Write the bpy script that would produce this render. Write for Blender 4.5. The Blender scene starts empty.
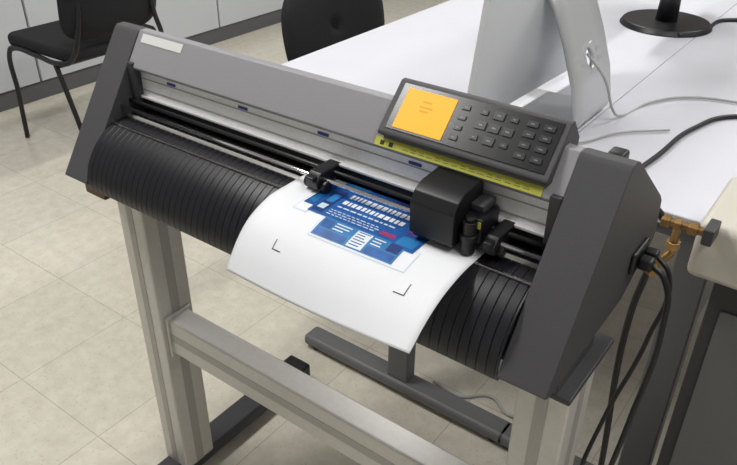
import bpy, bmesh, math, random
from mathutils import Matrix, Vector
random.seed(4)
sc=bpy.context.scene
COL=sc.collection
try:
    sc.view_settings.view_transform='Standard'
    sc.view_settings.look='None'
except Exception: pass

# ---------------------------------------------------------------- materials
def mat(name,col,rough=.5,metal=0,em=None,es=0,noise=0,nscale=40,bump=0,bscale=300,spec=.5,coat=0):
    m=bpy.data.materials.new(name); m.use_nodes=True
    nt=m.node_tree; b=nt.nodes['Principled BSDF']
    b.inputs['Base Color'].default_value=(*col,1)
    b.inputs['Roughness'].default_value=rough
    b.inputs['Metallic'].default_value=metal
    b.inputs['Specular IOR Level'].default_value=spec
    b.inputs['Coat Weight'].default_value=coat
    if em:
        b.inputs['Emission Color'].default_value=(*em,1); b.inputs['Emission Strength'].default_value=es
    tc=nt.nodes.new('ShaderNodeTexCoord')
    if noise:
        n=nt.nodes.new('ShaderNodeTexNoise'); n.inputs['Scale'].default_value=nscale; n.inputs['Detail'].default_value=5
        r=nt.nodes.new('ShaderNodeValToRGB')
        r.color_ramp.elements[0].position=.3; r.color_ramp.elements[1].position=.7
        r.color_ramp.elements[0].color=(*[c*(1-noise) for c in col],1)
        r.color_ramp.elements[1].color=(*[min(1,c*(1+noise)) for c in col],1)
        nt.links.new(tc.outputs['Object'],n.inputs['Vector']); nt.links.new(n.outputs['Fac'],r.inputs['Fac']); nt.links.new(r.outputs['Color'],b.inputs['Base Color'])
    if bump:
        n=nt.nodes.new('ShaderNodeTexNoise'); n.inputs['Scale'].default_value=bscale
        bp=nt.nodes.new('ShaderNodeBump'); bp.inputs['Strength'].default_value=bump; bp.inputs['Distance'].default_value=.001
        nt.links.new(tc.outputs['Object'],n.inputs['Vector']); nt.links.new(n.outputs['Fac'],bp.inputs['Height']); nt.links.new(bp.outputs['Normal'],b.inputs['Normal'])
    return m
M={}
M['cap']=mat('dark_grey_plastic',(.055,.053,.058),.6,noise=.08,nscale=900,bump=.3,bscale=1500)
M['cover']=mat('grey_painted_cover',(.255,.25,.268),.42,noise=.06,nscale=900,bump=.3,bscale=1500)
M['black']=mat('black_plastic',(.007,.007,.009),.42)
M['matte']=mat('matte_black',(.005,.005,.006),.65)
M['platen']=mat('platen_black',(.009,.009,.013),.34)
M['gloss']=mat('glossy_black_keypad',(.007,.007,.009),.25)
M['key']=mat('key_buttons',(.014,.014,.017),.3)
M['keyink']=mat('key_ink',(.20,.20,.21),.6)
M['alu']=mat('brushed_aluminium',(.88,.88,.90),.45,.35,noise=.04,nscale=200)
M['chrome']=mat('chrome',(.85,.85,.87),.15,1)
M['steelp']=mat('silver_painted_steel',(.62,.61,.575),.42,.25,noise=.03,nscale=100)
M['steeld']=mat('silver_groove',(.42,.41,.385),.5,.3)
M['blue']=mat('blue_mark',(.02,.06,.35),.5)
M['paper']=mat('paper_white',(.76,.77,.81),.65,noise=.01,nscale=20)
M['pblue']=mat('print_blue',(.006,.085,.33),.5,noise=.3,nscale=60)
M['pcyan']=mat('print_cyan',(.015,.17,.43),.5,noise=.2,nscale=60)
M['plight']=mat('print_pale_blue',(.50,.63,.74),.55)
M['pdark']=mat('print_navy',(.006,.03,.16),.5)
M['ppurple']=mat('print_purple',(.08,.05,.26),.5)
M['pred']=mat('print_magenta',(.30,.03,.14),.5)
M['pwhite']=mat('print_white',(.70,.75,.81),.55)
M['ink']=mat('ink_black',(.02,.02,.025),.6)
M['lcd']=mat('lcd_orange',(.12,.04,.005),.4,em=(1.0,.47,.022),es=1.05,spec=.2)
M['lcdt']=mat('lcd_text',(.1,.03,.005),.4,em=(.85,.30,.01),es=.95,spec=.2)
M['yellow']=mat('yellow_label',(.54,.54,.08),.5,noise=.06,nscale=300)
M['label']=mat('grey_label',(.62,.62,.61),.5)
M['bronze']=mat('bronze_bracket',(.13,.08,.055),.45,.5)
M['brass']=mat('brass',(.36,.22,.10),.38,1,noise=.25,nscale=80)
M['table']=mat('white_laminate',(.63,.63,.69),.42,noise=.015,nscale=6)
M['tedge']=mat('table_edge_band',(.42,.42,.45),.5)
M['grey']=mat('grey_powder_coat',(.14,.14,.145),.5)
M['dkgrey']=mat('charcoal_powder_coat',(.04,.04,.045),.5)
M['beige']=mat('cream_laminate',(.55,.52,.46),.5,noise=.02,nscale=10)
M['wall']=mat('wall_paint',(.45,.45,.45),.8,noise=.02,nscale=4)
M['panel']=mat('cabinet_panel',(.54,.56,.59),.5,noise=.02,nscale=3)
M['seam']=mat('panel_seam',(.16,.16,.17),.6)
M['skirt']=mat('skirting_dark',(.10,.10,.105),.6)
M['ceil']=mat('ceiling_white',(.6,.6,.6),.9)
M['fabric']=mat('black_fabric',(.008,.008,.011),.9,noise=.3,nscale=300,bump=.6,bscale=600)
M['imac']=mat('anodised_aluminium',(.62,.63,.65),.35,.5)
M['imacw']=mat('white_monitor_back',(.64,.655,.68),.4,.1)
M['cablew']=mat('white_cable',(.42,.42,.41),.5)
M['lamp']=mat('lamp_diffuser',(.9,.9,.9),.6,em=(1,.98,.95),es=4)

def floor_mat():
    m=bpy.data.materials.new('terrazzo_tiles'); m.use_nodes=True
    nt=m.node_tree; b=nt.nodes['Principled BSDF']; L=nt.links
    tc=nt.nodes.new('ShaderNodeTexCoord'); mp=nt.nodes.new('ShaderNodeMapping')
    mp.inputs['Location'].default_value=(-.01,-.05,0)
    L.new(tc.outputs['Object'],mp.inputs['Vector'])
    br=nt.nodes.new('ShaderNodeTexBrick'); br.offset=0; br.squash=1
    for k,v in (('Scale',1),('Mortar Size',.0016),('Mortar Smooth',.3),('Bias',0),('Brick Width',.33),('Row Height',.33)): br.inputs[k].default_value=v
    br.inputs['Color1'].default_value=(.67,.63,.545,1); br.inputs['Color2'].default_value=(.63,.595,.51,1); br.inputs['Mortar'].default_value=(.47,.44,.37,1)
    L.new(mp.outputs['Vector'],br.inputs['Vector'])
    n=nt.nodes.new('ShaderNodeTexNoise'); n.inputs['Scale'].default_value=22; n.inputs['Detail'].default_value=8; n.inputs['Roughness'].default_value=.65
    L.new(tc.outputs['Object'],n.inputs['Vector'])
    r=nt.nodes.new('ShaderNodeValToRGB'); r.color_ramp.elements[0].position=.35; r.color_ramp.elements[1].position=.65
    r.color_ramp.elements[0].color=(.89,.88,.86,1); r.color_ramp.elements[1].color=(1.03,1.03,1.03,1)
    L.new(n.outputs['Fac'],r.inputs['Fac'])
    v=nt.nodes.new('ShaderNodeTexVoronoi'); v.inputs['Scale'].default_value=70
    L.new(tc.outputs['Object'],v.inputs['Vector'])
    r2=nt.nodes.new('ShaderNodeValToRGB'); r2.color_ramp.elements[0].position=.08; r2.color_ramp.elements[1].position=.25
    r2.color_ramp.elements[0].color=(.80,.78,.73,1); r2.color_ramp.elements[1].color=(1,1,1,1)
    L.new(v.outputs['Distance'],r2.inputs['Fac'])
    m1=nt.nodes.new('ShaderNodeMix'); m1.data_type='RGBA'; m1.blend_type='MULTIPLY'; m1.inputs['Factor'].default_value=1
    L.new(br.outputs['Color'],m1.inputs['A']); L.new(r.outputs['Color'],m1.inputs['B'])
    m2=nt.nodes.new('ShaderNodeMix'); m2.data_type='RGBA'; m2.blend_type='MULTIPLY'; m2.inputs['Factor'].default_value=.7
    L.new(m1.outputs['Result'],m2.inputs['A']); L.new(r2.outputs['Color'],m2.inputs['B'])
    L.new(m2.outputs['Result'],b.inputs['Base Color'])
    b.inputs['Roughness'].default_value=.2
    return m
M['floor']=floor_mat()

# ---------------------------------------------------------------- helpers
def empty(name,loc=(0,0,0)):
    e=bpy.data.objects.new(name,None); COL.objects.link(e); e.location=loc; e.empty_display_size=.05; return e
def finish(name,bm,m,parent,smooth=False,bevel=0,bseg=2):
    bmesh.ops.recalc_face_normals(bm,faces=bm.faces)
    me=bpy.data.meshes.new(name); bm.to_mesh(me); bm.free()
    ms=m if isinstance(m,list) else [m]
    for k in ms: me.materials.append(M[k])
    o=bpy.data.objects.new(name,me); COL.objects.link(o)
    if smooth:
        for p in me.polygons: p.use_smooth=True
    if bevel:
        md=o.modifiers.new('bevel','BEVEL'); md.width=bevel; md.segments=bseg; md.limit_method='ANGLE'; md.angle_limit=math.radians(30)
        for p in me.polygons: p.use_smooth=True
        w=o.modifiers.new('wn','WEIGHTED_NORMAL'); w.keep_sharp=False
    if parent: o.parent=parent; o.matrix_parent_inverse=Matrix.Translation(parent.location).inverted() if parent.type=='EMPTY' else Matrix()
    return o
def box(name,a,b,m,parent=None,bevel=.002,rot=None,pivot=None,bseg=2):
    bm=bmesh.new(); bmesh.ops.create_cube(bm,size=1)
    c=[(a[i]+b[i])/2 for i in range(3)]; s=[abs(b[i]-a[i]) for i in range(3)]
    for v in bm.verts: v.co=Vector((v.co[i]*s[i]+c[i] for i in range(3)))
    if rot:
        p=Vector(pivot or c); R=Matrix.Rotation(math.radians(rot[0]),3,rot[1])
        for v in bm.verts: v.co=R@(v.co-p)+p
    return finish(name,bm,m,parent,bevel=bevel,bseg=bseg)
def prism(name,prof,x0,x1,m,parent,bevel=.002,bseg=2,smooth=False):
    bm=bmesh.new()
    A=[bm.verts.new((x0,y,z)) for y,z in prof]; B=[bm.verts.new((x1,y,z)) for y,z in prof]
    n=len(prof); bm.faces.new(A); bm.faces.new(B[::-1])
    for i in range(n): bm.faces.new((A[i],A[(i+1)%n],B[(i+1)%n],B[i]))
    return finish(name,bm,m,parent,bevel=bevel,bseg=bseg)
def prism_ax(name,poly,ax,t0,t1,m,parent,bevel=.002,bseg=2):
    bm=bmesh.new()
    def P(p,t):
        c=list(p); c.insert(ax,t); return bm.verts.new(c)
    A=[P(p,t0) for p in poly]; B=[P(p,t1) for p in poly]; n=len(poly)
    bm.faces.new(A); bm.faces.new(B[::-1])
    for i in range(n): bm.faces.new((A[i],A[(i+1)%n],B[(i+1)%n],B[i]))
    return finish(name,bm,m,parent,bevel=bevel,bseg=bseg)
def cyl(name,p0,p1,r,m,parent=None,seg=24,r2=None,bevel=0):
    p0=Vector(p0);p1=Vector(p1);d=p1-p0
    bm=bmesh.new(); bmesh.ops.create_cone(bm,cap_ends=True,segments=seg,radius1=r,radius2=r if r2 is None else r2,depth=d.length)
    q=d.to_track_quat('Z','Y').to_matrix().to_4x4(); q.translation=(p0+p1)/2
    bmesh.ops.transform(bm,matrix=q,verts=bm.verts)
    o=finish(name,bm,m,parent,bevel=bevel)
    for p in o.data.polygons: p.use_smooth=len(p.vertices)==4 and seg>8
    return o
def tube(name,pts,r,m,parent=None,res=10):
    cu=bpy.data.curves.new(name,'CURVE'); cu.dimensions='3D'; cu.bevel_depth=r; cu.bevel_resolution=4; cu.use_fill_caps=True; cu.resolution_u=res
    s=cu.splines.new('BEZIER'); s.bezier_points.add(len(pts)-1)
    for b,p in zip(s.bezier_points,pts):
        b.co=p; b.handle_left_type=b.handle_right_type='AUTO'
    cu.materials.append(M[m]); t=bpy.data.objects.new(name+'_c',cu); COL.objects.link(t)
    dg=bpy.context.evaluated_depsgraph_get(); me=bpy.data.meshes.new_from_object(t.evaluated_get(dg)); me.name=name
    bpy.data.objects.remove(t)
    for p in me.polygons: p.use_smooth=True
    o=bpy.data.objects.new(name,me); COL.objects.link(o)
    if parent: o.parent=parent; o.matrix_parent_inverse=Matrix.Translation(parent.location).inverted()
    return o
def on_plane(origin,ux,uy,un,rects,name,parent):
    bm=bmesh.new(); mats=[]
    for (u0,v0,u1,v1,h,mt) in rects:
        if mt not in mats: mats.append(mt)
        vs=[]
        for w in (0,h):
            for (u,v) in ((u0,v0),(u1,v0),(u1,v1),(u0,v1)): vs.append(bm.verts.new(origin+ux*u+uy*v+un*w))
        F=[(0,1,2,3),(4,5,6,7),(0,1,5,4),(1,2,6,5),(2,3,7,6),(3,0,4,7)]
        for f in F:
            q=bm.faces.new([vs[i] for i in f]); q.material_index=mats.index(mt)
    return finish(name,bm,mats,parent)

# ---------------------------------------------------------------- room shell
X0,X1,Y0,Y1,ZC=-2.80,3.0,-2.6,5.2,2.8
box('floor',(X0-.1,Y0-.1,-.1),(X1+.1,Y1+.1,0),'floor',bevel=0)
box('ceiling',(X0-.1,Y0-.1,ZC),(X1+.1,Y1+.1,ZC+.1),'ceil',bevel=0)
box('wall_left',(X0-.1,Y0,0),(X0,Y1,ZC),'wall',bevel=0)
box('wall_right',(X1,Y0,0),(X1+.1,Y1,ZC),'wall',bevel=0)
box('wall_back',(X0,Y1,0),(X1,Y1+.1,ZC),'wall',bevel=0)
box('wall_front',(X0,Y0-.1,0),(X1,Y0,ZC),'wall',bevel=0)
box('baseboard_back',(X0+.02,Y1-.015,0),(X1,Y1,.08),'skirt',bevel=.002)
part=empty('panelled_partition',(X0,1.5,0))
box('toe_strip',(X0,-1.2,0),(X0+.05,4.9,.09),'skirt',part,bevel=.003)
ys=[-1.2,-.3,.55,1.25,1.85,2.45,3.05,3.65,4.9]
for i in range(len(ys)-1):
    box('panel_%d'%(i+1),(X0,ys[i]+.006,.09),(X0+.06,ys[i+1]-.006,1.25),'panel',part,bevel=.003)
box('seam_backing',(X0,-1.2,.09),(X0+.045,4.9,1.25),'seam',part,bevel=0)
box('cap_rail',(X0,-1.2,1.25),(X0+.075,4.9,1.29),'grey',part,bevel=.004)
for i,(lx,ly,en) in enumerate([(-1.0,-.2,40),(-1.0,2.6,38),(1.3,-.2,20),(1.3,2.6,36)]):
    box('ceiling_lamp' if i==0 else 'ceiling_lamp.%03d'%i,(lx-.15,ly-.6,ZC-.05),(lx+.15,ly+.6,ZC),'lamp',bevel=.004)
    ld=bpy.data.lights.new('panel_light','AREA'); ld.shape='RECTANGLE'; ld.size=.3; ld.size_y=1.2; ld.energy=en; ld.color=(1,.995,.965)
    lo=bpy.data.objects.new('panel_light_%d'%(i+1),ld); COL.objects.link(lo); lo.location=(lx,ly,ZC-.07)
w=bpy.data.worlds.new('World'); sc.world=w; w.use_nodes=True
w.node_tree.nodes['Background'].inputs[0].default_value=(.8,.85,.9,1); w.node_tree.nodes['Background'].inputs[1].default_value=.4

# ---------------------------------------------------------------- plotter
P=empty('vinyl_cutting_plotter',(0,.12,.8))
XO=.4255; XI=.3675
capprof=[(0.0,.803),(0.004,.800),(.012,.797),(.225,.800),(.323,.843),(.326,.852),(.316,.904),(.305,.915),(.170,1.014),(.160,1.018),(.147,1.018),(.141,1.012)]
prism('end_cap_right',capprof,XI,XO,'cap',P,bevel=.0015)
prism('end_cap_left',capprof,-XO,-XI,'cap',P,bevel=.0015)
sl=Vector((0,.147,.218)).normalized()
cover=[(.147,1.018),(.160,1.018),(.305,.915),(.316,.90),(.316,.86),(.30,.86),(.158,.975),(.128,.975),(.118,.962),(.1135,.968)]
prism('top_cover',cover,-XI,XI,'cover',P,bevel=.0018)
prism('chassis',[(.10,.884),(.135,.888),(.30,.888),(.31,.85),(.22,.802),(.03,.802),(.03,.84),(.06,.872)],-XI,XI,'matte',P,bevel=.001)
prism('inner_back_wall',[(.150,.885),(.30,.885),(.30,.90),(.165,.985),(.150,.985)],-XI,XI,'matte',P,bevel=0)
def platen():
    prof=[(.118,.8905),(.100,.890),(.080,.8885),(.062,.884),(.046,.8755),(.032,.864),(.020,.850),(.010,.833),(.0045,.815),(.003,.803),(.005,.794),(.020,.790)]
    bm=bmesh.new(); xs=[]; x=-XI; pitch=.0122
    while x<XI-.0001:
        e=min(x+pitch,XI)
        xs+= [(x,1),(x+.0009,0),(e-.0009,0),(e,1)] if e-x>.004 else [(x,0),(e,0)]
        x=e
    G=.0012
    rows=[]
    for x,g in xs:
        rows.append([bm.verts.new((x,p[0]+G*g*(0.7 if i>1 else 0),p[1]-G*g*(0.7 if i>0 else 0))) for i,p in enumerate(prof)])
    for r,s in zip(rows,rows[1:]):
        if abs(r[0].co.x-s[0].co.x)<1e-6: continue
        for i in range(len(prof)-1):
            bm.faces.new((r[i],s[i],s[i+1],r[i+1]))
    bmesh.ops.remove_doubles(bm,verts=bm.verts,dist=.00005)
    o=finish('ribbed_platen',bm,'platen',P,smooth=True)
    md=o.modifiers.new('sol','SOLIDIFY'); md.thickness=.0005; md.offset=-1
    o.data.set_sharp_from_angle(angle=math.radians(28))
platen()
box('guide_rail',(-XI,.126,.918),(XI,.15,.966),'alu',P,bevel=.0012)
box('rail_groove_upper',(-XI,.1252,.9475),(XI,.128,.9490),'steeld',P,bevel=0)
box('rail_groove_lower',(-XI,.1252,.928),(XI,.128,.9305),'steeld',P,bevel=0)
box('rail_lip',(-XI,.119,.9165),(XI,.150,.9205),'alu',P,bevel=.0008)
box('rail_underside',(-XI,.123,.904),(XI,.150,.9155),'matte',P,bevel=.001)
for i,x in enumerate([-.28,-.125,.025,.172]):
    box('rail_mark_%d'%(i+1),(x-.009,.1243,.951),(x+.009,.126,.9545),'blue',P,bevel=0)
cyl('pinch_shaft',(-XI,.090,.9085),(XI,.090,.9085),.0028,'chrome',P)
cyl('lift_shaft',(-XI,.108,.913),(XI,.108,.913),.003,'black',P)
box('bed_highlight_strip',(-XI,.066,.8865),(XI,.0685,.8895),'chrome',P,bevel=0)  # added bright strip standing in for the highlight line along the bed
cyl('grit_roller',(-XI,.1,.884),(XI,.1,.884),.0075,'steeld',P)
box('rail_end_bracket_l',(-XI,.112,.905),(-XI+.014,.15,.975),'dkgrey',P,bevel=.002)
box('rail_end_bracket_r',(XI-.014,.112,.905),(XI,.15,.975),'dkgrey',P,bevel=.002)
def pinch(x,n,k=1):
    prism('pinch_arm_%d'%n,[(.075,.899),(.072,.911),(.082,.921),(.125,.921),(.125,.905),(.095,.899)],x-.010*k,x+.010*k,'black',P,bevel=.002)
    cyl('pinch_wheel_%da'%n,(x-.018*k,.086,.902),(x-.011*k,.086,.902),.0085*k,'black',P,bevel=.001)
    cyl('pinch_wheel_%db'%n,(x+.011*k,.086,.902),(x+.018*k,.086,.902),.0085*k,'black',P,bevel=.001)
    box('pinch_lever_%d'%n,(x-.007*k,.068,.913),(x+.007*k,.09,.918),'black',P,bevel=.002)
pinch(.047,1); pinch(.307,2,.8)
prism('carriage_housing',[(.056,.905),(.056,.944),(.064,.957),(.078,.9635),(.119,.966),(.122,.964),(.122,.905),(.06,.902)],.211,.270,'black',P,bevel=.006,bseg=4)
box('carriage_base',(.213,.062,.897),(.267,.118,.908),'matte',P,bevel=.002)
box('tool_block',(.270,.078,.905),(.294,.122,.937),'black',P,bevel=.003)
cyl('tool_holder',(.282,.072,.895),(.282,.072,.936),.0085,'black',P,bevel=.001)
cyl('tool_collar',(.282,.072,.912),(.282,.072,.920),.011,'black',P,bevel=.001)
cyl('tool_cap',(.282,.072,.936),(.282,.072,.941),.0055,'key',P)
box('tool_tag',(.289,.0765,.926),(.2925,.0782,.934),'yellow',P,bevel=0)
box('carriage_arm',(.270,.092,.937),(.288,.122,.947),'dkgrey',P,bevel=.002)
# control panel housing (proud of the cover)
xa,xb=.124,.349
y0p,z0p,y1p,z1p=.1115,.9905,.1610,1.0415
prism('control_panel_housing',[(.1165,.9825),(.1108,.987),(y0p,z0p),(y1p,z1p),(.168,1.0415),(.190,1.015),(.185,.985),(.15,.9825)],xa,xb,'cap',P,bevel=.002,bseg=3)
o=Vector((xa,y0p,z0p)); uy=Vector((0,y1p-y0p,z1p-z0p)); LEN=uy.length; uy.normalize(); ux=Vector((1,0,0)); un=ux.cross(uy)
WP=xb-xa
R_=[(.009,.006,WP-.007,LEN-.004,.0012,'gloss'),
    (.018,.009,.086,LEN-.009,.0022,'lcd')]
for (u,v,wd) in [(.044,.048,.012),(.042,.041,.018),(.044,.036,.012)]:
    R_.append((u,v,u+wd,v+.0016,.0026,'lcdt'))
def key(u,v,a,b): R_.append((u-a/2,v-b/2,u+a/2,v+b/2,.0028,'key')); R_.append((u-a*.18,v-b*.09,u+a*.18,v+b*.09,.0030,'keyink'))
for v in (.017,.030,.043,.056): key(.100,v,.010,.006)
for u,v in ((.143,.056),(.143,.024),(.126,.040),(.160,.040),(.143,.040)): key(u,v,.013,.010)
for u in (.124,.162): key(u,.056,.009,.006); key(u,.024,.009,.006)
for u in (.184,.204):
    for v in (.018,.031,.044,.057): key(u,v,.013,.007)
on_plane(o,ux,uy,un,R_,'control_panel_face',P)
sn=Vector((1,0,0)).cross(sl)
rr=[(.118,.2035,.343,.2145,.0014,'yellow')]
for k in range(15):
    u=.160+k*.0115
    rr.append((u,.2068,u+.0075,.2074,.0016,'ink'))
    if k%3: rr.append((u,.2095,u+.0065,.2101,.0016,'ink'))
rr.append((.126,.2055,.132,.2112,.0016,'ink')); rr.append((.139,.2055,.145,.2112,.0016,'ink'))
rr.append((-.355,.2445,-.262,.2585,.0008,'label'))
on_plane(Vector((0,0,.8)),Vector((1,0,0)),sl,sn,rr,'caution_and_id_labels',P)
box('rear_latch',(.385,.178,.985),(.405,.20,1.012),'black',P,bevel=.004)
box('left_mount_bracket',(-.424,.03,.758),(-.372,.12,.800),'bronze',P,bevel=.002)
box('right_mount_bracket',(.374,.06,.758),(.418,.17,.800),'dkgrey',P,bevel=.002)
box('cable_port',(.424,.225,.838),(.432,.28,.868),'black',P,bevel=.003)
box('power_plug',(.432,.232,.845),(.450,.250,.861),'black',P,bevel=.004)
box('data_plug',(.432,.258,.847),(.448,.274,.859),'black',P,bevel=.003)

# ---------------------------------------------------------------- paper sheet with print
def paper_pt(x,v):
    pL=[(.0,.125,.8925),(.05,.075,.892),(.09,.035,.8895),(.13,-.002,.875),(.165,-.028,.851),(.20,-.049,.820)]
    pR=[(.0,.125,.8925),(.05,.075,.892),(.09,.035,.891),(.13,-.004,.883),(.165,-.037,.868),(.20,-.067,.846)]
    def ev(p):
        for a,b in zip(p,p[1:]):
            if v<=b[0]+1e-9:
                t=(v-a[0])/(b[0]-a[0]); break
        i=p.index(a); p0=p[max(0,i-1)]; p3=p[min(len(p)-1,i+2)]
        def cr(k):
            a0,a1,a2,a3=p0[k],a[k],b[k],p3[k]
            return .5*((2*a1)+(-a0+a2)*t+(2*a0-5*a1+4*a2-a3)*t*t+(-a0+3*a1-3*a2+a3)*t**3)
        return cr(1),cr(2)
    L=ev(pL);R=ev(pR); t=(x-.004)/.293
    y=L[0]*(1-t)+R[0]*t; z=L[1]*(1-t)+R[1]*t
    k=max(0,(v-.09)/.11)
    z-=math.sin(t*math.pi)*.006*k*k
    return Vector((x,y,z))
def paper_patch(bm,x0,v0,x1,v1,h,mi,nx=None,nv=None):
    nx=nx or max(1,int((x1-x0)/.01)); nv=nv or max(1,int((v1-v0)/.006))
    g=[[bm.verts.new(paper_pt(x0+(x1-x0)*i/nx,v0+(v1-v0)*j/nv)+Vector((0,-h*.25,h))) for j in range(nv+1)] for i in range(nx+1)]
    for i in range(nx):
        for j in range(nv):
            f=bm.faces.new((g[i][j],g[i][j+1],g[i+1][j+1],g[i+1][j])); f.material_index=mi; f.smooth=True
S=empty('printed_paper_sheet',(.15,.05,.89))
bm=bmesh.new(); paper_patch(bm,.004,0,.297,.20,0,0,30,40)
po=finish('sheet',bm,'paper',S,smooth=True)
md=po.modifiers.new('s','SOLIDIFY'); md.thickness=.0004; md.offset=-1
pm=['pblue','pcyan','plight','pdark','ppurple','pred','pwhite','ink','paper']
bm=bmesh.new(); H1,H2,H3,H4=.0005,.0008,.0011,.0014
def pr(x0,y0,x1,y1,h,m):
    paper_patch(bm,x0,.125-y1,x1,.125-y0,h,pm.index(m))
def outline(x0,y0,x1,y1):
    pr(x0,y0,x1,y1,H1*.6,'plight'); pr(x0+.0013,y0+.0013,x1-.0013,y1-.0013,H1*.9,'paper')
outline(.048,.034,.070,.118); outline(.096,.004,.240,.040)
pr(.052,.052,.068,.112,H2,'pblue'); pr(.055,.058,.065,.080,H3,'pcyan'); pr(.055,.084,.065,.106,H3,'pdark')
pr(.068,.040,.200,.124,H2,'pblue')
pr(.068,.106,.108,.124,H3,'pcyan'); pr(.150,.104,.200,.124,H3,'pdark')
pr(.071,.044,.088,.100,H3,'pdark'); pr(.074,.052,.085,.064,H4,'plight'); pr(.074,.070,.085,.090,H4,'pcyan')
pr(.200,.034,.232,.122,H2,'pblue'); pr(.203,.040,.228,.060,H3,'pcyan'); pr(.203,.064,.216,.116,H3,'ppurple')
pr(.176,.046,.197,.054,H3,'pred')
pr(.099,.008,.220,.041,H2,'pcyan')
pr(.152,.010,.174,.038,H3,'pwhite')
pr(.177,.010,.217,.021,H3,'pblue'); pr(.101,.010,.148,.020,H3,'pblue')
pr(.102,.023,.118,.037,H3,'pblue'); pr(.200,.024,.217,.038,H3,'pdark')
for k in range(4):
    yy=.114-k*.0150
    hh=(.003,.009,.009,.003)[k]; xx=.096
    while xx<.184:
        L=random.uniform(.003,.007) if k in (1,2) else random.uniform(.003,.010)
        pr(xx,yy-hh,xx+L,yy,H4,'pwhite' if k<3 else 'plight'); xx+=L+.0022
for k in range(3):
    xx=.094
    while xx<.166:
        L=random.uniform(.003,.008); pr(xx,.056-k*.005,xx+L,.0578-k*.005,H4,'plight'); xx+=L+.002
for k in range(6):
    yy=.0365-k*.0044; pr(.154,yy-.0014,.154+random.uniform(.012,.018),yy,H4,'pblue')
for k in range(3):
    yy=.036-k*.005; pr(.121,yy-.0018,.121+random.uniform(.014,.024),yy,H4,'pwhite')
    pr(.178,yy-.0018,.178+random.uniform(.010,.020),yy,H4,'pwhite')
pr(.062,-.030,.0632,-.016,H1,'ink'); pr(.062,-.030,.076,-.0288,H1,'ink')
pr(.2558,-.022,.257,-.006,H1,'ink'); pr(.242,-.022,.257,-.0208,H1,'ink')
finish('printed_artwork',bm,pm,S,smooth=True)

# ---------------------------------------------------------------- stand
T=empty('plotter_stand',(0,.13,0))
def leg(sx,n):
    a,b=(sx*.395-.034,sx*.395+.034)
    box('leg_post_%d'%n,(a,.085,.05),(b,.165,.755),'steelp',T,bevel=.004)
    box('leg_groove_%d'%n,(a+.026,.0842,.055),(b-.026,.086,.75),'steeld',T,bevel=0)
    for s,xx in ((1,b),(-1,a)):
        box('leg_side_groove_%d_%s'%(n,'r' if s>0 else 'l'),(xx-.0006,.115,.055),(xx+.0006,.135,.75),'steeld',T,bevel=0)
    box('leg_head_plate_%d'%n,(a-.006,.06,.750),(b+.006,.20,.758),'dkgrey',T,bevel=.002)
    box('foot_bar_%d'%n,(a+.004,-.20,.022),(b-.004,.50,.058),'dkgrey',T,bevel=.006)
    for k,yy in enumerate((-.185,.485)):
        box('foot_end_%d%s'%(n,'ab'[k]),(a+.0,yy-.022,.018),(b-.0,yy+.022,.062),'black',T,bevel=.006)
        cyl('leveller_%d%s'%(n,'ab'[k]),(sx*.395,yy,0),(sx*.395,yy,.02),.018,'black',T)
leg(-1,1); leg(1,2)
box('cross_beam',(-.361,.100,.385),(.361,.150,.468),'steelp',T,bevel=.005)
box('cross_beam_groove',(-.361,.0992,.418),(.361,.101,.436),'steeld',T,bevel=0)
box('beam_flange_1',(-.361,.094,.378),(-.354,.156,.475),'steelp',T,bevel=.002)
box('beam_flange_2',(.354,.094,.378),(.361,.156,.475),'steelp',T,bevel=.002)

# ---------------------------------------------------------------- desks
def desk(name,xa,xb,ya,yb,postx):
    D=empty(name,((xa+xb)/2,(ya+yb)/2,0))
    box('top',(xa,ya,.715),(xb,yb,.74),'table',D,bevel=.002)
    box('edge_band',(xa-.001,ya-.0015,.7165),(xb+.001,ya+.001,.7385),'tedge',D,bevel=0)
    for k,yy in enumerate((ya+.03,yb-.09)):
        box('foot_%d'%(k+1),(postx-.31,yy-.03,.012),(postx+.32,yy+.03,.045),'grey',D,bevel=.012,bseg=4)
        box('post_%d'%(k+1),(postx-.03,yy-.018,.045),(postx+.03,yy+.022,.70),'grey',D,bevel=.004)
        box('arm_%d'%(k+1),(xa+.05,yy-.02,.69),(xb-.05,yy+.02,.715),'grey',D,bevel=.003)
        for j,xx in enumerate((postx-.28,postx+.28)):
            cyl('glide_%d%d'%(k+1,j+1),(xx,yy,0),(xx,yy,.014),.018,'black',D)
    box('modesty_panel',(postx-.01,ya+.10,.40),(postx+.01,yb-.14,.70),'grey',D,bevel=.002)
desk('office_desk',-.65,.128,.60,2.4,-.16)
desk('office_desk.001',.130,.90,.60,2.4,.44)

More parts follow.
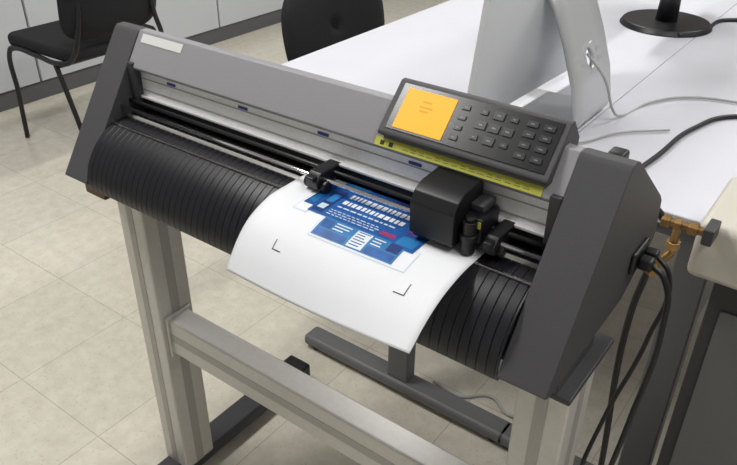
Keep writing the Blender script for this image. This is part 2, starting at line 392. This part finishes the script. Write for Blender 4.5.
# ---------------------------------------------------------------- all-in-one computer
I=empty('all_in_one_computer',(0,.885,.74))
def imac():
    W2=.264; z0,z1=.775,1.245
    bm=bmesh.new(); nx,nz=16,14; back=[];front=[]
    for i in range(nx+1):
        rb=[];rf=[]
        for j in range(nz+1):
            u=-1+2*i/nx; v=-1+2*j/nz
            t=.006+.030*max(0,(1-u*u))*max(0,(1-abs(v)**3))
            y=.885+u*W2; z=z0+(z1-z0)*j/nz
            tx=(z-1.0)*.10+(y-.885)*.04
            rb.append(bm.verts.new((.0+t+tx,y,z))); rf.append(bm.verts.new((-.004+tx,y,z)))
        back.append(rb);front.append(rf)
    for g in (back,front):
        for i in range(nx):
            for j in range(nz): bm.faces.new((g[i][j],g[i+1][j],g[i+1][j+1],g[i][j+1]))
    for i in range(nx):
        for j in (0,nz): bm.faces.new((back[i][j],back[i+1][j],front[i+1][j],front[i][j]))
    for j in range(nz):
        for i in (0,nx): bm.faces.new((back[i][j],back[i][j+1],front[i][j+1],front[i][j]))
    o=finish('monitor_shell',bm,'imacw',I,smooth=True); o.data.set_sharp_from_angle(angle=math.radians(40))
    bm=bmesh.new()
    vs=[]
    for (y,z) in ((.635,.87),(1.135,.87),(1.135,1.235),(.635,1.235)):
        vs.append(bm.verts.new((-.0055+(z-1)*.10+(y-.885)*.04,y,z)))
    bm.faces.new(vs); finish('screen_glass',bm,'gloss',I)
imac()
def stand():
    prof=[(.030,1.02),(.052,.99),(.085,.92),(.115,.84),(.128,.777),(.126,.754),(.112,.7465),(.05,.7465),(-.03,.7465),(-.07,.7465)]
    ya,yb=.79,.98; t=.009; cy,hr=.885,.018
    bm=bmesh.new()
    def xz(s):
        for (a,b),l0,l1 in zip(zip(prof,prof[1:]),L,L[1:]):
            if s<=l1+1e-9:
                k=(s-l0)/(l1-l0); return (a[0]+(b[0]-a[0])*k,a[1]+(b[1]-a[1])*k)
        return prof[-1]
    L=[0]
    for a,b in zip(prof,prof[1:]): L.append(L[-1]+math.hypot(b[0]-a[0],b[1]-a[1]))
    hs=L[2]+.045
    h=.03
    def V(y,s): x,z=xz(s); return bm.verts.new((x,y,z))
    def strip(s0,s1,n):
        rows=[[V(y,s0+(s1-s0)*i/n) for y in (ya,cy-h,cy,cy+h,yb)] for i in range(n+1)]
        for r,q in zip(rows,rows[1:]):
            for i in range(4): bm.faces.new((r[i],r[i+1],q[i+1],q[i]))
    strip(0,hs-h,10); strip(hs+h,L[-1],30)
    for (a,b) in ((ya,cy-h),(cy+h,yb)):
        rows=[[V(a,hs-h+2*h*i/6),V(b,hs-h+2*h*i/6)] for i in range(7)]
        for r,q in zip(rows,rows[1:]): bm.faces.new((r[0],r[1],q[1],q[0]))
    N=32; inn=[];out=[]
    for i in range(N):
        a=2*math.pi*i/N; c,s_=math.cos(a),math.sin(a); k=h/max(abs(c),abs(s_))
        inn.append(V(cy+hr*c,hs+hr*1.15*s_)); out.append(V(cy+k*c,hs+k*s_))
    for i in range(N): bm.faces.new((inn[i],inn[(i+1)%N],out[(i+1)%N],out[i]))
    bmesh.ops.remove_doubles(bm,verts=bm.verts,dist=.0001)
    o=finish('stand_plate',bm,'imac',I,smooth=True)
    md=o.modifiers.new('s','SOLIDIFY'); md.thickness=t; md.offset=0
stand()
box('hinge',(.012,.83,.98),(.05,.94,1.03),'imac',I,bevel=.004)
tube('power_cable',[(.098,.885,.885),(.14,.892,.84),(.165,.91,.77),(.17,.95,.7455),(.20,1.08,.7450),(.26,1.16,.7450),(.38,1.20,.7450),(.55,1.24,.7450),(.75,1.22,.7450)],.0028,'cablew',I)
tube('mouse_cable',[(-.03,.66,.7450),(.06,.70,.7450),(.15,.76,.7450),(.20,.86,.7450),(.28,.94,.7450)],.0022,'cablew',I)

N2=empty('flat_monitor',(.02,1.75,.74))
cyl('base_disc',(.02,1.75,.7405),(.02,1.75,.756),.135,'black',N2,seg=48,r2=.125,bevel=.003)
cyl('neck',(.02,1.75,.756),(.02,1.75,.90),.032,'black',N2,seg=24,r2=.026)
box('bezel',(.0,1.50,.865),(.035,2.0,1.18),'black',N2,bevel=.006)
box('back_housing',(-.03,1.6,.90),(.0,1.9,1.12),'black',N2,bevel=.012)
box('screen',(.0352,1.52,.885),(.036,1.98,1.165),'gloss',N2,bevel=0)
tube('monitor_cable',[(.09,1.64,.7460),(.13,1.72,.7460),(.18,1.92,.7460),(.26,1.90,.7460),(.36,1.75,.7460),(.60,1.80,.7460)],.006,'black',N2)
tube('black_power_cable',[(.29,.63,.7455),(.290,.70,.7455),(.300,.80,.7455),(.318,.98,.7455),(.37,1.10,.7455),(.50,1.14,.7455),(.7,1.12,.7455)],.005,'black')

# ---------------------------------------------------------------- right side machine cabinet
B=empty('side_cabinet',(.8,.5,0))
box('worktop',(.462,.40,.755),(1.15,.585,.845),'beige',B,bevel=.012,bseg=4)
box('body',(.50,.43,.0),(1.12,.575,.755),'dkgrey',B,bevel=.004)
box('door',(.52,.424,.05),(1.10,.431,.70),'grey',B,bevel=.002)
box('door_handle',(1.05,.412,.50),(1.065,.424,.62),'alu',B,bevel=.003)
box('top_machine',(.60,.42,.8455),(1.1,.58,.90),'beige',B,bevel=.01,bseg=3)

# ---------------------------------------------------------------- brass air regulator
V=empty('brass_air_valve',(.45,.36,.86))
cyl('valve_body',(.420,.375,.845),(.478,.375,.845),.0062,'brass',V,seg=20,bevel=.001)
cyl('hex_nut_1',(.420,.375,.845),(.431,.375,.845),.010,'brass',V,seg=6,bevel=.001)
cyl('hex_nut_2',(.438,.375,.845),(.446,.375,.845),.0098,'brass',V,seg=6,bevel=.001)
cyl('hex_nut_3',(.456,.375,.845),(.468,.375,.845),.0102,'brass',V,seg=6,bevel=.001)
cyl('tee_stem',(.442,.375,.845),(.442,.375,.80),.0055,'brass',V,seg=16,bevel=.001)
cyl('tee_nut',(.442,.375,.818),(.442,.375,.806),.010,'brass',V,seg=6,bevel=.001)
cyl('elbow_drop',(.442,.375,.80),(.422,.355,.770),.0062,'brass',V,seg=16,bevel=.001)
cyl('elbow_nut',(.430,.362,.782),(.422,.353,.768),.0105,'brass',V,seg=6,bevel=.001)
tube('valve_hose',[(.424,.375,.845),(.405,.372,.86),(.385,.35,.86),(.375,.335,.85)],.0055,'black',V)
tube('drain_hose',[(.422,.355,.770),(.416,.345,.70),(.43,.34,.4),(.44,.35,.1),(.46,.37,.006)],.005,'black',V)
box('valve_clamp',(.476,.362,.832),(.490,.401,.856),'dkgrey',V,bevel=.002)

# ---------------------------------------------------------------- cables at right
tube('power_cord',[(.448,.242,.852),(.466,.24,.84),(.480,.235,.77),(.474,.22,.62),(.458,.21,.40),(.452,.22,.20),(.445,.26,.05),(.42,.32,.006)],.0038,'black')
tube('data_cord',[(.446,.267,.852),(.466,.262,.835),(.464,.25,.74),(.440,.23,.60),(.426,.22,.46),(.44,.25,.30),(.46,.30,.12),(.50,.34,.007)],.0032,'black')
tube('floor_cord',[(-.10,.70,.006),(-.02,.69,.006),(.05,.74,.006),(.12,.71,.006),(.2,.78,.006)],.004,'cablew')

# ---------------------------------------------------------------- chairs
def visitor_chair(name,cx,cy,ang,bw=.225,b0=.56,b1=.85,e=5):
    E=empty(name,(0,0,0))
    prism_ax('seat',[(-.23,-.21),(-.20,-.235),(.17,-.225),(.21,-.20),(.21,.20),(.17,.225),(-.20,.235),(-.23,.21)],2,.425,.475,'fabric',E,bevel=.018,bseg=4)
    bm=bmesh.new(); nu,nv=20,16; f=[];k=[]
    for i in range(nu+1):
        a=[];b=[]
        for j in range(nv+1):
            u=-1+2*i/nu; v=-1+2*j/nv
            d=(abs(u)**e+abs(v)**e)**(1/e) if (u or v) else 1
            mx=max(abs(u),abs(v)) or 1
            uu=u*mx/d; vv=v*mx/d
            x=.245+.03*vv-.03*(uu*uu); z=(b0+b1)/2+(b1-b0)/2*vv
            th=.020*(1-mx**6)+.004
            a.append(bm.verts.new((x+th,uu*bw,z))); b.append(bm.verts.new((x-th,uu*bw,z)))
        f.append(a);k.append(b)
    for g in (f,k):
        for i in range(nu):
            for j in range(nv): bm.faces.new((g[i][j],g[i+1][j],g[i+1][j+1],g[i][j+1]))
    for i in range(nu):
        for j in (0,nv): bm.faces.new((f[i][j],f[i+1][j],k[i+1][j],k[i][j]))
    for j in range(nv):
        for i in (0,nu): bm.faces.new((f[i][j],f[i][j+1],k[i][j+1],k[i][j]))
    finish('backrest',bm,'fabric',E,smooth=True)
    for n,sy in enumerate((-1,1)):
        tube('side_frame_%d'%(n+1),[(-.24,sy*.235,.008),(-.22,sy*.235,.22),(-.20,sy*.235,.41),(-.16,sy*.235,.425),(.0,sy*.235,.425),(.16,sy*.235,.425),(.21,sy*.22,.44),(.235,sy*.18,.55),(.24,sy*.16,.68)],.010,'black',E)
        tube('rear_leg_%d'%(n+1),[(.12,sy*.235,.425),(.19,sy*.235,.22),(.25,sy*.235,.008)],.010,'black',E)
    tube('front_rail',[(-.2,-.235,.41),(-.2,0,.41),(-.2,.235,.41)],.009,'black',E)
    tube('rear_rail',[(.14,-.235,.41),(.14,0,.41),(.14,.235,.41)],.009,'black',E)
    E.location=(cx,cy,0); E.rotation_euler=(0,0,math.radians(ang))
visitor_chair('visitor_chair',-2.13,1.16,0,b0=.50)
visitor_chair('visitor_chair.001',-.70,1.325,180,bw=.26,b0=.50,b1=.84,e=2.7)

# ---------------------------------------------------------------- camera
f=722.65; C=Vector((.6015,-.5563,1.3488))
R=Matrix(((0.80338,0.59547,0.0087),(0.31904,-0.41765,-0.85085),(-0.50284,0.6863,-0.5253)))
cam=bpy.data.cameras.new('camera'); co=bpy.data.objects.new('camera',cam); COL.objects.link(co)
Rb=Matrix((R[0],-R[1],-R[2])).transposed()
mw=Rb.to_4x4(); mw.translation=C; co.matrix_world=mw
cam.sensor_width=36; cam.lens=f*36/737; cam.clip_start=.02
sc.camera=co
